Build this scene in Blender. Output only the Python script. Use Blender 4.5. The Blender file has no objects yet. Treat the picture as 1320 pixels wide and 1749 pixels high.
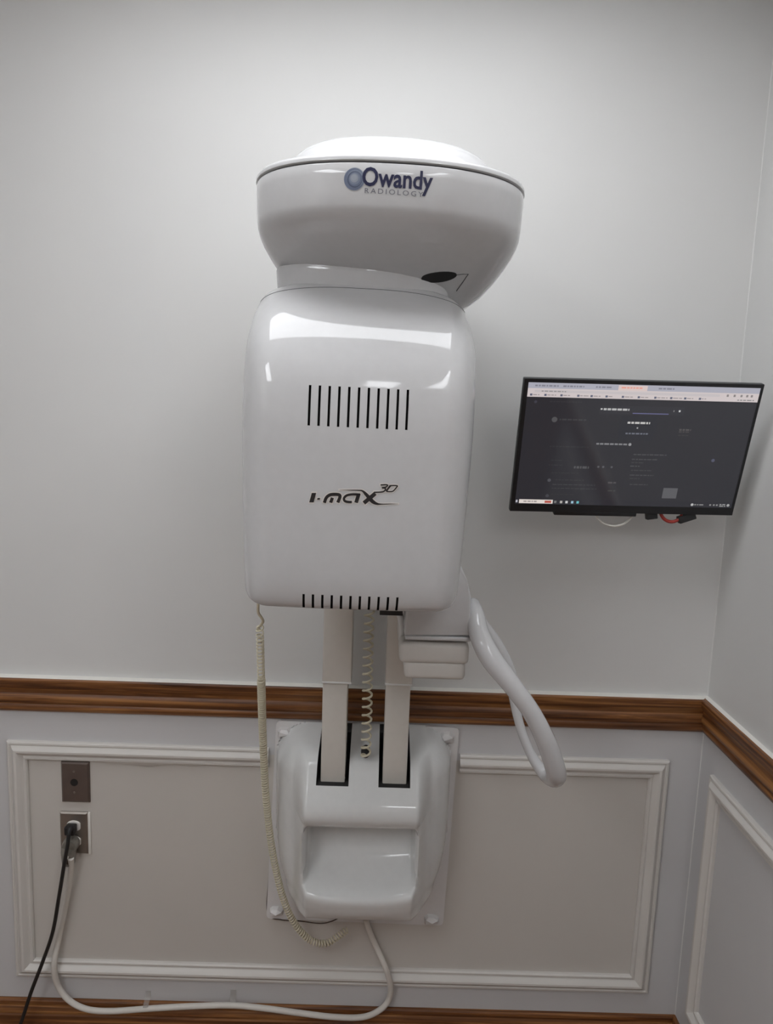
import bpy, bmesh, math, random
from mathutils import Vector, Matrix
from mathutils.bvhtree import BVHTree
random.seed(7)
scene = bpy.context.scene
C = scene.collection

# ------------------------------------------------------------------ camera
cam_d = bpy.data.cameras.new('camera')
cam_d.sensor_fit = 'HORIZONTAL'; cam_d.sensor_width = 36.0
cam_d.lens = 1240.0 / 1320.0 * 36.0
cam_d.clip_start = 0.02
cam = bpy.data.objects.new('camera', cam_d); C.objects.link(cam)
_r = Vector((0.9993705, -0.00517666, 0.03509697)).normalized()
_w = Vector((0.01011123, 0.9898269, -0.14191716)).normalized()
_u = _r.cross(_w).normalized()
M = Matrix.Identity(4)
for i in range(3):
    M[i][0] = _r[i]; M[i][1] = _u[i]; M[i][2] = -_w[i]
M[0][3], M[1][3], M[2][3] = 0.0, -1.7613, 1.7211
cam.matrix_world = M
scene.camera = cam

# ------------------------------------------------------------------ world, exposure
world = bpy.data.worlds.new('world'); scene.world = world
world.use_nodes = True
world.node_tree.nodes['Background'].inputs[0].default_value = (0.5, 0.52, 0.55, 1)
world.node_tree.nodes['Background'].inputs[1].default_value = 0.05
vs = scene.view_settings
vs.view_transform = 'Standard'; vs.look = 'None'; vs.gamma = 1.0
vs.use_curve_mapping = False
vs.exposure = 0.08
LAMP_STRENGTH = 6.4      # panel over the machine
REAR_STRENGTH = 9.0      # panels at the back of the room
LAMP_COLOR = (0.95, 0.97, 1.0)

# ------------------------------------------------------------------ helpers
MATS = {}
def mat(name, color, rough=0.5, metal=0.0, spec=0.5, coat=0.0, coat_rough=0.05, emit=None, estr=0.0,
        bump=0.0, bump_scale=60.0, var=0.0, var_scale=4.0, alpha=1.0, trans=0.0):
    m = bpy.data.materials.new(name); m.use_nodes = True
    nt = m.node_tree; b = nt.nodes['Principled BSDF']
    b.inputs['Base Color'].default_value = (*color, 1)
    b.inputs['Roughness'].default_value = rough
    b.inputs['Metallic'].default_value = metal
    b.inputs['Specular IOR Level'].default_value = spec
    b.inputs['Coat Weight'].default_value = coat
    b.inputs['Coat Roughness'].default_value = coat_rough
    b.inputs['Alpha'].default_value = alpha
    b.inputs['Transmission Weight'].default_value = trans
    if emit:
        b.inputs['Emission Color'].default_value = (*emit, 1)
        b.inputs['Emission Strength'].default_value = estr
    tc = nt.nodes.new('ShaderNodeTexCoord')
    n = nt.nodes.new('ShaderNodeTexNoise')
    n.inputs['Scale'].default_value = var_scale if var > 0 else bump_scale
    n.inputs['Detail'].default_value = 4.0
    nt.links.new(tc.outputs['Object'], n.inputs['Vector'])
    v = var if var > 0 else 0.015
    r = nt.nodes.new('ShaderNodeValToRGB')
    r.color_ramp.elements[0].position = 0.3; r.color_ramp.elements[1].position = 0.7
    r.color_ramp.elements[0].color = (*[max(0, c * (1 - v)) for c in color], 1)
    r.color_ramp.elements[1].color = (*[min(1, c * (1 + v)) for c in color], 1)
    nt.links.new(n.outputs['Fac'], r.inputs['Fac'])
    nt.links.new(r.outputs['Color'], b.inputs['Base Color'])
    if bump > 0:
        n2 = nt.nodes.new('ShaderNodeTexNoise'); n2.inputs['Scale'].default_value = bump_scale
        n2.inputs['Detail'].default_value = 5.0
        nt.links.new(tc.outputs['Object'], n2.inputs['Vector'])
        bp = nt.nodes.new('ShaderNodeBump'); bp.inputs['Strength'].default_value = bump
        bp.inputs['Distance'].default_value = 0.002
        nt.links.new(n2.outputs['Fac'], bp.inputs['Height'])
        nt.links.new(bp.outputs['Normal'], b.inputs['Normal'])
    MATS[name] = m
    return m

def wood(name, axis):
    m = bpy.data.materials.new(name); m.use_nodes = True
    nt = m.node_tree; b = nt.nodes['Principled BSDF']
    b.inputs['Roughness'].default_value = 0.42
    b.inputs['Specular IOR Level'].default_value = 0.4
    tc = nt.nodes.new('ShaderNodeTexCoord'); mp = nt.nodes.new('ShaderNodeMapping')
    sc = [1, 1, 1]
    for k in range(3): sc[k] = 2.2 if k == axis else 70.0
    mp.inputs['Scale'].default_value = sc
    nt.links.new(tc.outputs['Object'], mp.inputs['Vector'])
    n = nt.nodes.new('ShaderNodeTexNoise'); n.inputs['Scale'].default_value = 1.0
    n.inputs['Detail'].default_value = 6.0; n.inputs['Roughness'].default_value = 0.65
    n.inputs['Distortion'].default_value = 0.6
    nt.links.new(mp.outputs['Vector'], n.inputs['Vector'])
    r = nt.nodes.new('ShaderNodeValToRGB')
    e = r.color_ramp.elements
    e[0].position = 0.33; e[0].color = (0.050, 0.016, 0.005, 1)
    e[1].position = 0.68; e[1].color = (0.40, 0.185, 0.060, 1)
    k = e.new(0.5); k.color = (0.185, 0.070, 0.021, 1)
    nt.links.new(n.outputs['Fac'], r.inputs['Fac'])
    nt.links.new(r.outputs['Color'], b.inputs['Base Color'])
    bp = nt.nodes.new('ShaderNodeBump'); bp.inputs['Strength'].default_value = 0.25
    bp.inputs['Distance'].default_value = 0.001
    nt.links.new(n.outputs['Fac'], bp.inputs['Height'])
    nt.links.new(bp.outputs['Normal'], b.inputs['Normal'])
    MATS[name] = m
    return m

def mk(name, verts, faces, m, parent=None, smooth=False, sharp=None, mids=None):
    """one mesh object; verts are world coordinates (moved into the parent's space)"""
    off = parent_world(parent)
    me = bpy.data.meshes.new(name)
    me.from_pydata([tuple(Vector(v) - off) for v in verts], [], faces)
    ms = m if isinstance(m, (list, tuple)) else [m]
    for x in ms: me.materials.append(MATS[x] if isinstance(x, str) else x)
    if mids: me.polygons.foreach_set('material_index', mids)
    bm = bmesh.new(); bm.from_mesh(me)
    bmesh.ops.recalc_face_normals(bm, faces=bm.faces); bm.to_mesh(me); bm.free()
    if smooth:
        me.polygons.foreach_set('use_smooth', [True] * len(me.polygons))
        if sharp: me.set_sharp_from_angle(angle=math.radians(sharp))
    me.update()
    o = bpy.data.objects.new(name, me); C.objects.link(o)
    if parent: o.parent = parent
    return o

def parent_world(p):
    v = Vector((0, 0, 0))
    while p is not None:
        v = v + p.location; p = p.parent
    return v

def thing(name, label, cat, loc, group=None):
    o = bpy.data.objects.new(name, None); C.objects.link(o)
    o.empty_display_size = 0.05
    o.location = loc; o['label'] = label; o['category'] = cat
    if group: o['group'] = group
    return o

def tag(o, label, cat, group=None):
    o['label'] = label; o['category'] = cat
    if group: o['group'] = group
    return o

def struct(o):
    o['kind'] = 'structure'; return o

def box_geo(x0, x1, y0, y1, z0, z1, bev=0.0, seg=2):
    bm = bmesh.new()
    bmesh.ops.create_cube(bm, size=1.0)
    for v in bm.verts:
        v.co = Vector(((x0 + x1) / 2 + v.co.x * (x1 - x0), (y0 + y1) / 2 + v.co.y * (y1 - y0), (z0 + z1) / 2 + v.co.z * (z1 - z0)))
    if bev > 0:
        bmesh.ops.bevel(bm, geom=list(bm.edges), offset=bev, segments=seg, profile=0.5, affect='EDGES')
    vs_ = [v.co.copy() for v in bm.verts]
    bm.verts.index_update()
    fs = [[v.index for v in f.verts] for f in bm.faces]
    bm.free()
    return vs_, fs

def box(name, x0, x1, y0, y1, z0, z1, m, parent=None, bev=0.0, seg=2, xf=None):
    v, f = box_geo(x0, x1, y0, y1, z0, z1, bev, seg)
    if xf: v = [xf(p) for p in v]
    return mk(name, v, f, m, parent, smooth=bev > 0, sharp=35)

def join_geo(parts):
    V, F = [], []
    for v, f in parts:
        b = len(V); V += list(v); F += [[i + b for i in q] for q in f]
    return V, F

def spline(pts, n):
    """Catmull-Rom through points of any dimension, n samples per span"""
    P = [list(p) for p in pts]
    out = []
    for i in range(len(P) - 1):
        p0 = P[max(i - 1, 0)]; p1 = P[i]; p2 = P[i + 1]; p3 = P[min(i + 2, len(P) - 1)]
        for k in range(n):
            t = k / n
            out.append([0.5 * (2 * b + (c - a) * t + (2 * a - 5 * b + 4 * c - d) * t * t + (-a + 3 * b - 3 * c + d) * t ** 3)
                        for a, b, c, d in zip(p0, p1, p2, p3)])
    out.append(P[-1])
    return out

def frames(path, closed=False):
    n = len(path); T = []
    for i in range(n):
        a = path[i - 1] if (i > 0 or closed) else path[i]
        b = path[(i + 1) % n] if (i < n - 1 or closed) else path[i]
        T.append((b - a).normalized())
    up = Vector((0, 1, 0)) if abs(T[0].y) < 0.9 else Vector((1, 0, 0))
    N = [(up - T[0] * up.dot(T[0])).normalized()]
    for i in range(1, n):
        v = N[-1] - T[i] * N[-1].dot(T[i])
        N.append(v.normalized())
    return T, N

def tube_geo(path, rad, sides=10, closed=False, cap=True, flat=1.0):
    path = [Vector(p) for p in path]
    n = len(path)
    if not isinstance(rad, (list, tuple)): rad = [rad] * n
    T, N = frames(path, closed)
    V, F = [], []
    for i in range(n):
        B = T[i].cross(N[i])
        for k in range(sides):
            a = 2 * math.pi * k / sides
            V.append(path[i] + (N[i] * math.cos(a) * flat + B * math.sin(a)) * rad[i])
    for i in range(n if closed else n - 1):
        j = (i + 1) % n
        for k in range(sides):
            l = (k + 1) % sides
            F.append([i * sides + k, i * sides + l, j * sides + l, j * sides + k])
    if cap and not closed:
        F.append(list(range(sides))[::-1]); F.append([(n - 1) * sides + k for k in range(sides)])
    return V, F

def tube(name, path, rad, m, parent=None, sides=10, closed=False, flat=1.0):
    v, f = tube_geo(path, rad, sides, closed, True, flat)
    return mk(name, v, f, m, parent, smooth=True, sharp=50)

def coil_path(center, radius, turns, per=12, phase=0.0):
    """helix around a centre line (dense list of points), turns distributed by length"""
    c = [Vector(p) for p in center]
    T, N = frames(c)
    L = [0.0]
    for i in range(1, len(c)): L.append(L[-1] + (c[i] - c[i - 1]).length)
    out = []; tot = turns * per; j = 0
    for q in range(tot + 1):
        s = L[-1] * q / tot
        while j < len(L) - 2 and L[j + 1] < s: j += 1
        t = (s - L[j]) / max(L[j + 1] - L[j], 1e-9)
        p = c[j].lerp(c[j + 1], t); n_ = N[j].lerp(N[j + 1], t).normalized(); tt = T[j].lerp(T[j + 1], t).normalized()
        b = tt.cross(n_)
        a = 2 * math.pi * q / per + phase
        out.append(p + (n_ * math.cos(a) + b * math.sin(a)) * radius)
    return out

def loft_geo(rings, cap0=True, cap1=True):
    n = len(rings[0]); V, F = [], []
    for r in rings: V += [Vector(p) for p in r]
    for i in range(len(rings) - 1):
        for k in range(n):
            l = (k + 1) % n
            F.append([i * n + k, i * n + l, (i + 1) * n + l, (i + 1) * n + k])
    if cap0: F.append(list(range(n))[::-1])
    if cap1: F.append([(len(rings) - 1) * n + k for k in range(n)])
    return V, F

def lathe_geo(prof, center, axis='y', n=24):
    """prof: list of (radius, along axis)"""
    rings = []
    for r, h in prof:
        ring = []
        for k in range(n):
            a = 2 * math.pi * k / n
            if axis == 'y': ring.append((center[0] + r * math.cos(a), center[1] + h, center[2] + r * math.sin(a)))
            else: ring.append((center[0] + r * math.cos(a), center[1] + r * math.sin(a), center[2] + h))
        rings.append(ring)
    return loft_geo(rings)

def strip(name, p0, p1, inward, normal, prof, m, parent=None, s0=None, s1=None):
    """moulding run; prof = (across, proud); s0/s1: 'w' mitres in the plane, 'd' mitres into a corner"""
    p0, p1, inward, normal = Vector(p0), Vector(p1), Vector(inward), Vector(normal)
    d = (p1 - p0).normalized(); V = []
    for (w, h) in prof:
        a = {'w': w, 'd': h, None: 0}[s0]; V.append(p0 + inward * w + normal * h + d * a)
    for (w, h) in prof:
        a = {'w': w, 'd': h, None: 0}[s1]; V.append(p1 + inward * w + normal * h - d * a)
    n = len(prof); F = []
    for i in range(n):
        j = (i + 1) % n; F.append([i, j, n + j, n + i])
    F.append(list(range(n))); F.append([n + i for i in range(n)][::-1])
    return mk(name, V, F, m, parent, smooth=True, sharp=28)

def text_mesh(body, size, shear=0.0, spacing=1.0, offset=0.0):
    cu = bpy.data.curves.new('lettering', 'FONT'); cu.body = body; cu.size = size
    cu.shear = shear; cu.space_character = spacing; cu.offset = offset; cu.resolution_u = 3
    ob = bpy.data.objects.new('lettering', cu); C.objects.link(ob)
    dg = bpy.context.evaluated_depsgraph_get(); dg.update()
    me = bpy.data.meshes.new_from_object(ob.evaluated_get(dg))
    V = [v.co.copy() for v in me.vertices]; F = [list(p.vertices) for p in me.polygons]
    bpy.data.objects.remove(ob); bpy.data.curves.remove(cu); bpy.data.meshes.remove(me)
    return V, F

def bvh(o):
    off = parent_world(o.parent) + o.location if o.parent else o.location
    me = o.data
    return BVHTree.FromPolygons([v.co + off for v in me.vertices], [list(p.vertices) for p in me.polygons])

def drape(V, tree, gap):
    """lay flat artwork (x, z) on a front-facing surface"""
    out = []
    for v in V:
        h = tree.ray_cast(Vector((v[0], -1.2, v[2])), Vector((0, 1, 0)))
        y = h[0].y if h[0] else -0.6
        out.append(Vector((v[0], y - gap, v[2])))
    return out

def stroke_geo(pts, width):
    """flat ribbon in 2D with variable width; pts (x, y), returns verts/faces"""
    n = len(pts)
    if not isinstance(width, (list, tuple)): width = [width] * n
    V, F = [], []
    for i in range(n):
        a = Vector(pts[max(i - 1, 0)]); b = Vector(pts[min(i + 1, n - 1)])
        t = (b - a).normalized(); nn = Vector((-t.y, t.x))
        p = Vector(pts[i])
        V.append(p + nn * width[i] / 2); V.append(p - nn * width[i] / 2)
    for i in range(n - 1): F.append([2 * i, 2 * i + 1, 2 * i + 3, 2 * i + 2])
    return V, F

def smooth01(a, b, x):
    if a == b: return float(x > a)
    t = max(0.0, min(1.0, (x - a) / (b - a))); return t * t * (3 - 2 * t)

def interp(tab, x):
    """monotone-ish smooth interpolation of a table [(x, v...)] """
    if x <= tab[0][0]: return tab[0][1]
    for i in range(len(tab) - 1):
        if x <= tab[i + 1][0]:
            x0, y0 = tab[i]; x1, y1 = tab[i + 1]
            m0 = ((y1 - tab[i - 1][1]) / (x1 - tab[i - 1][0])) if i > 0 else (y1 - y0) / (x1 - x0)
            m1 = ((tab[i + 2][1] - y0) / (tab[i + 2][0] - x0)) if i + 2 < len(tab) else (y1 - y0) / (x1 - x0)
            h = x1 - x0; t = (x - x0) / h
            return ((2 * t ** 3 - 3 * t * t + 1) * y0 + (t ** 3 - 2 * t * t + t) * h * m0
                    + (-2 * t ** 3 + 3 * t * t) * y1 + (t ** 3 - t * t) * h * m1)
    return tab[-1][1]

# ------------------------------------------------------------------ materials
mat('wall_paint', (0.675, 0.673, 0.662), 0.55, var=0.02, var_scale=2.5, bump=0.08, bump_scale=45)
mat('wainscot_paint', (0.60, 0.595, 0.60), 0.5, var=0.02, var_scale=3, bump=0.05, bump_scale=50)
mat('panel_paint', (0.60, 0.57, 0.53), 0.5, var=0.03, var_scale=2.2, bump=0.06, bump_scale=40)
mat('moulding_paint', (0.66, 0.635, 0.60), 0.4, var=0.02, var_scale=6)
mat('ceiling_paint', (0.72, 0.72, 0.71), 0.8, bump=0.2, bump_scale=120)
mat('rear_paint', (0.50, 0.46, 0.43), 0.6, var=0.03)
mat('floor_vinyl', (0.24, 0.15, 0.10), 0.4, var=0.15, var_scale=8)
mat('caulk', (0.80, 0.78, 0.73), 0.6)
wood('oak_x', 0); wood('oak_y', 1); wood('oak_z', 2)
mat('gloss_white', (0.58, 0.58, 0.585), 0.07)
mat('base_white_lit', (0.72, 0.73, 0.725), 0.08)  # same plastic as the housing, lightened to stand in for light on the base
mat('satin_white', (0.76, 0.76, 0.75), 0.32)
mat('column_paint', (0.66, 0.63, 0.58), 0.38)
mat('box_beige', (0.60, 0.575, 0.54), 0.35)
mat('plate_white', (0.70, 0.685, 0.68), 0.42)
mat('seam_dark', (0.12, 0.12, 0.125), 0.6)
mat('black', (0.012, 0.012, 0.013), 0.5)
mat('slot_black', (0.01, 0.009, 0.009), 0.7)
mat('coil_cream', (0.64, 0.59, 0.45), 0.45)
mat('cord_white', (0.70, 0.67, 0.62), 0.45)
mat('cord_black', (0.012, 0.012, 0.012), 0.4)
mat('cord_red', (0.36, 0.035, 0.025), 0.4)
mat('gap_wire_brown', (0.05, 0.03, 0.02), 0.5)
mat('tape', (0.50, 0.47, 0.43), 0.25, alpha=0.22)
mat('steel', (0.32, 0.29, 0.26), 0.38, metal=0.85, var=0.06, var_scale=30)
mat('plate_brown', (0.17, 0.135, 0.12), 0.36, metal=0.6, var=0.1, var_scale=20)
mat('nylon_white', (0.78, 0.76, 0.72), 0.4)
mat('plug_grey', (0.20, 0.185, 0.16), 0.3, var=0.2, var_scale=80)
mat('monitor_black', (0.010, 0.010, 0.012), 0.35)
mat('monitor_edge', (0.05, 0.052, 0.055), 0.4)
mat('ink_navy', (0.018, 0.020, 0.065), 0.35)
mat('ink_grey', (0.16, 0.16, 0.19), 0.4)
mat('ink_black', (0.02, 0.017, 0.018), 0.3)
mat('sticker', (0.62, 0.615, 0.61), 0.4)
mat('sticker_pale', (0.70, 0.66, 0.62), 0.3)
for i, c_ in enumerate([(0.13, 0.155, 0.22), (0.20, 0.235, 0.31), (0.08, 0.10, 0.16), (0.30, 0.33, 0.39), (0.14, 0.17, 0.25), (0.34, 0.37, 0.43)]):
    mat('swirl_%d' % i, c_, 0.35)
mat('diffuser', (0.8, 0.8, 0.8), 0.5, emit=LAMP_COLOR, estr=LAMP_STRENGTH)
mat('diffuser_rear', (0.8, 0.8, 0.8), 0.5, emit=LAMP_COLOR, estr=REAR_STRENGTH)
mat('lamp_frame', (0.7, 0.7, 0.7), 0.4)

# ------------------------------------------------------------------ room
XL, XR, YB, YF, ZC = -1.75, 0.853, 0.0, -3.6, 2.75
RAIL0, RAIL1 = 0.930, 1.021
PX0, PX1, PZ0, PZ1 = -0.929, 0.769, 0.181, 0.848   # back panel, outer moulding edge

def wall_grid(name, us, vs_, pos, mfun, mats):
    V, F, I = [], [], []
    for v in vs_:
        for u in us: V.append(pos(u, v))
    n = len(us)
    for j in range(len(vs_) - 1):
        for i in range(n - 1):
            F.append([j * n + i, j * n + i + 1, (j + 1) * n + i + 1, (j + 1) * n + i])
            I.append(mfun((us[i] + us[i + 1]) / 2, (vs_[j] + vs_[j + 1]) / 2))
    o = mk(name, V, F, mats, mids=I)
    md = o.modifiers.new('thickness', 'SOLIDIFY'); md.thickness = 0.10; md.offset = -1.0
    return o

us = [XL, PX0 + .02, PX1 - .02, XR]; vz = [0, PZ0 + .02, PZ1 - .02, 0.97, ZC]
wb = struct(wall_grid('wall_back', us, vz, lambda u, v: (u, YB, v),
    lambda u, v: 0 if v > 0.97 else (2 if us[1] < u < us[2] and vz[1] < v < vz[2] else 1),
    ['wall_paint', 'wainscot_paint', 'panel_paint']))
RY0, RY1 = -0.072, -1.38
us2 = [YF, RY1 + .02, RY0 - .02, YB]
wr = struct(wall_grid('wall_right', us2, vz, lambda u, v: (XR, u, v),
    lambda u, v: 0 if v > 0.97 else 1, ['wall_paint', 'wainscot_paint', 'panel_paint']))
def solid_out(o, n):
    # make sure the thickness grows away from the room
    me = o.data
    if me.polygons[0].normal.dot(Vector(n)) < 0: me.flip_normals()
solid_out(wb, (0, -1, 0)); solid_out(wr, (-1, 0, 0))
struct(box('wall_left', XL - .1, XL, YF, YB, 0, ZC, 'wall_paint'))
struct(box('wall_front', XL - .1, XR + .1, YF - .1, YF, 0, ZC, 'rear_paint'))
struct(box('floor', XL - .1, XR + .1, YF - .1, YB + .1, -0.1, 0, 'floor_vinyl'))
struct(box('ceiling', XL - .1, XR + .1, YF - .1, YB + .1, ZC, ZC + .1, 'ceiling_paint'))

RAIL = [(0.0, 0), (0.0, .0235), (.003, .0255), (.016, .0255), (.020, .024), (.024, .0205), (.029, .0165), (.035, .0140), (.041, .0135),
        (.045, .0160), (.050, .0185), (.058, .0190), (.064, .0165), (.067, .0130), (.070, .0125), (.073, .0145), (.078, .0155),
        (.083, .0145), (.088, .0105), (.091, .0080), (.091, 0)]
struct(strip('trim_1', (XL, YB, RAIL1), (XR, YB, RAIL1), (0, 0, -1), (0, -1, 0), RAIL, 'oak_x', None, None, 'd'))
struct(strip('trim_2', (XR, -1.46, RAIL1), (XR, YB, RAIL1), (0, 0, -1), (-1, 0, 0), RAIL, 'oak_y', None, None, 'd'))
BB = [(0.0, 0), (0.0, .007), (.004, .010), (.010, .0105), (.014, .0085), (.018, .0085), (.024, .0125), (.032, .0140), (.036, .012), (.039, .012), (.043, .0145), (.112, .0145), (.112, 0)]
struct(strip('baseboard_back', (XL, YB, .112), (XR, YB, .112), (0, 0, -1), (0, -1, 0), BB, 'oak_x', None, None, 'd'))
struct(strip('baseboard_right', (XR, -1.46, .112), (XR, YB, .112), (0, 0, -1), (-1, 0, 0), BB, 'oak_y', None, None, 'd'))
# paint / caulk bead above the rails
CK = [(0, 0), (0, .012), (.003, .0215), (.006, .0215), (.006, 0)]
struct(strip('trim_3', (XL, YB, RAIL1 + .0022), (XR, YB, RAIL1 + .0022), (0, 0, -1), (0, -1, 0), CK, 'caulk', None, None, 'd'))
struct(strip('trim_4', (XR, -1.46, RAIL1 + .0022), (XR, YB, RAIL1 + .0022), (0, 0, -1), (-1, 0, 0), [(a, b * .6) for a, b in CK], 'caulk', None, None, 'd'))

MOULD = [(0, 0), (0, .0085), (.003, .0115), (.007, .012), (.009, .0095), (.011, .0095), (.013, .0120), (.017, .0170), (.022, .0195), (.027, .0190),
         (.032, .0150), (.036, .0095), (.039, .0075), (.041, .0080), (.043, .0105), (.047, .0105), (.050, .0065), (.050, 0)]
t5 = bpy.data.objects.new('trim_5', None); C.objects.link(t5); t5.location = (-.08, 0, .5); struct(t5)
n_ = (0, -1, 0)
strip('moulding_strip', (PX0, 0, PZ1), (-.262, 0, PZ1), (0, 0, -1), n_, MOULD, 'moulding_paint', t5, 'w', None)
strip('moulding_strip', (.229, 0, PZ1), (PX1, 0, PZ1), (0, 0, -1), n_, MOULD, 'moulding_paint', t5, None, 'w')
strip('moulding_strip', (PX0, 0, PZ0), (PX1, 0, PZ0), (0, 0, 1), n_, MOULD, 'moulding_paint', t5, 'w', 'w')
strip('moulding_strip', (PX0, 0, PZ0), (PX0, 0, PZ1), (1, 0, 0), n_, MOULD, 'moulding_paint', t5, 'w', 'w')
strip('moulding_strip', (PX1, 0, PZ0), (PX1, 0, PZ1), (-1, 0, 0), n_, MOULD, 'moulding_paint', t5, 'w', 'w')
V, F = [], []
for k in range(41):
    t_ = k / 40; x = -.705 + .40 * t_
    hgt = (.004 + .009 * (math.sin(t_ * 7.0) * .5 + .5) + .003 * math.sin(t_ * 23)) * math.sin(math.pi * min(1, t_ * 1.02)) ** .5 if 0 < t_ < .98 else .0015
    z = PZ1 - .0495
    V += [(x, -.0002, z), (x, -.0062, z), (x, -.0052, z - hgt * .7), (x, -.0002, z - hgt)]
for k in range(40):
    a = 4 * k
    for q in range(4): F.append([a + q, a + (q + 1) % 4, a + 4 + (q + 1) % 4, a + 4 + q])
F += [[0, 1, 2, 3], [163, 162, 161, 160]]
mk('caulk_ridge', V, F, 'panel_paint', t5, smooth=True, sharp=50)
t6 = bpy.data.objects.new('trim_6', None); C.objects.link(t6); t6.location = (XR, -.9, .5); struct(t6)
n_ = (-1, 0, 0)
strip('moulding_strip', (XR, RY1, PZ1), (XR, RY0, PZ1), (0, 0, -1), n_, MOULD, 'moulding_paint', t6, 'w', 'w')
strip('moulding_strip', (XR, RY1, PZ0), (XR, RY0, PZ0), (0, 0, 1), n_, MOULD, 'moulding_paint', t6, 'w', 'w')
strip('moulding_strip', (XR, RY0, PZ0), (XR, RY0, PZ1), (0, -1, 0), n_, MOULD, 'moulding_paint', t6, 'w', 'w')
strip('moulding_strip', (XR, RY1, PZ0), (XR, RY1, PZ1), (0, 1, 0), n_, MOULD, 'moulding_paint', t6, 'w', 'w')
# wooden door in the right wall, seen only as a reflection in the screen
door = struct(box('door_1', XR - .010, XR - .0005, -2.33, -1.53, .006, 2.03, 'oak_z', None, bev=.001))
for (y0, y1, z0, z1) in ((-1.53, -1.46, 0.0, 2.10), (-2.40, -2.33, 0.0, 2.10), (-2.33, -1.53, 2.03, 2.10)):
    box('door_casing', XR - .022, XR - .0005, y0, y1, z0, z1, 'oak_z', door, bev=.003)
for (z0, z1) in ((.22, .92), (1.08, 1.88)):
    for (y0, y1) in ((-2.22, -1.97), (-1.89, -1.64)):
        box('door_panel', XR - .016, XR - .009, y0, y1, z0, z1, 'oak_z', door, bev=.004)
mk('door_knob', [(XR - .010 - (v.y), v.x, v.z) for v in lathe_geo([(.0001, 0), (.026, 0), (.026, .006), (.010, .010), (.010, .030), (.024, .040), (.026, .050), (.018, .060), (.0001, .062)], (-1.60, 0, 1.0), 'y', 20)[0]],
   lathe_geo([(.0001, 0), (.026, 0), (.026, .006), (.010, .010), (.010, .030), (.024, .040), (.026, .050), (.018, .060), (.0001, .062)], (-1.60, 0, 1.0), 'y', 20)[1], 'steel', door, smooth=True, sharp=40)
# painted corner bead
struct(mk('trim_7', [(XR - .002, 0, .112), (XR, -.002, .112), (XR, 0, .112), (XR - .002, 0, ZC), (XR, -.002, ZC), (XR, 0, ZC)],
   [[0, 1, 4, 3], [0, 3, 5, 2], [1, 2, 5, 4], [0, 2, 1], [3, 4, 5]], 'wall_paint'))

# ceiling troffers (the main one shows as a reflection on the machine)
def troffer(x, y, wx, wy, label, dm):
    t = thing('ceiling_light', label, 'light', (x, y, ZC - .03))
    fr = []
    b = .03
    for a in ((x - wx / 2 - b, x - wx / 2, y - wy / 2 - b, y + wy / 2 + b), (x + wx / 2, x + wx / 2 + b, y - wy / 2 - b, y + wy / 2 + b),
              (x - wx / 2, x + wx / 2, y - wy / 2 - b, y - wy / 2), (x - wx / 2, x + wx / 2, y + wy / 2, y + wy / 2 + b)):
        fr.append(box_geo(*a, ZC - .035, ZC - .001))
    mk('frame', *join_geo(fr), 'lamp_frame', t)
    box('diffuser', x - wx / 2, x + wx / 2, y - wy / 2, y + wy / 2, ZC - .025, ZC - .005, dm, t)
troffer(-.08, -.74, 1.16, .58, 'white rectangular ceiling light panel above the x-ray machine', 'diffuser')
troffer(-1.22, -2.35, .58, 1.16, 'white rectangular ceiling light panel at the back left of the room', 'diffuser_rear')
troffer(.735, -2.35, .18, 1.16, 'narrow white ceiling light panel added as fill along the right wall at the back of the room', 'diffuser_rear')  # added fill panel, softens the shadows right of the machine
troffer(.24, -2.85, .26, .50, 'small white ceiling light panel at the very back of the room', 'diffuser_rear')

# ------------------------------------------------------------------ x-ray machine
xm = thing('xray_machine', 'white glossy dental panoramic x-ray machine mounted on the wall', 'x-ray machine', (-.0175, 0, .40))

# mounting plate with four corner caps
PL = [(-.243, .925), (.223, .921), (.207, .366), (-.262, .372)]
pv = []
for y in (0.0, -.010):
    for i, (x, z) in enumerate(PL):
        cx, cz = -.02, .645
        ax, az = PL[i - 1]; bx, bz = PL[(i + 1) % 4]
        P = Vector((x, z)); A = P + (Vector((ax, az)) - P).normalized() * .014; B = P + (Vector((bx, bz)) - P).normalized() * .014
        for k in range(5):
            t = k / 4; q = A * (1 - t) ** 2 + P * 2 * t * (1 - t) + B * t * t
            pv.append((q.x, y, q.y))
nn = 20
pf = [[i, (i + 1) % nn, nn + (i + 1) % nn, nn + i] for i in range(nn)] + [list(range(nn)), [nn + i for i in range(nn)][::-1]]
plate = mk('mounting_plate', pv, pf, 'plate_white', xm)
for (x, z, w, h, tl) in ((-.218, .897, .042, .022, .25), (.193, .896, .036, .030, -.2), (.176, .387, .040, .024, .0), (-.235, .398, .036, .022, .0)):
    # folded sheet-like corner cap: low pyramid lump
    V = []
    for (a, b, d) in ((-.5, -.5, .0), (.5, -.5, 0), (.5, .1, 0), (.15, .5, 0), (-.3, .5, 0), (-.5, .2, 0)):
        V.append((x + a * w, -.009 - d, z + b * h))
    for (a, b, d) in ((-.42, -.42, .012), (.40, -.40, .008), (.38, .1, .013), (.1, .38, .011), (-.25, .38, .010), (-.4, .15, .014)):
        V.append((x + a * w, -.010 - d, z + b * h))
    V.append((x + tl * w, -.010 - .020, z - .05 * h))
    F = [[i, (i + 1) % 6, 6 + (i + 1) % 6, 6 + i] for i in range(6)] + [[6 + i, 6 + (i + 1) % 6, 12] for i in range(6)] + [[5, 4, 3, 2, 1, 0]]
    mk('corner_cap', V, F, 'plate_white', plate)

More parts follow.
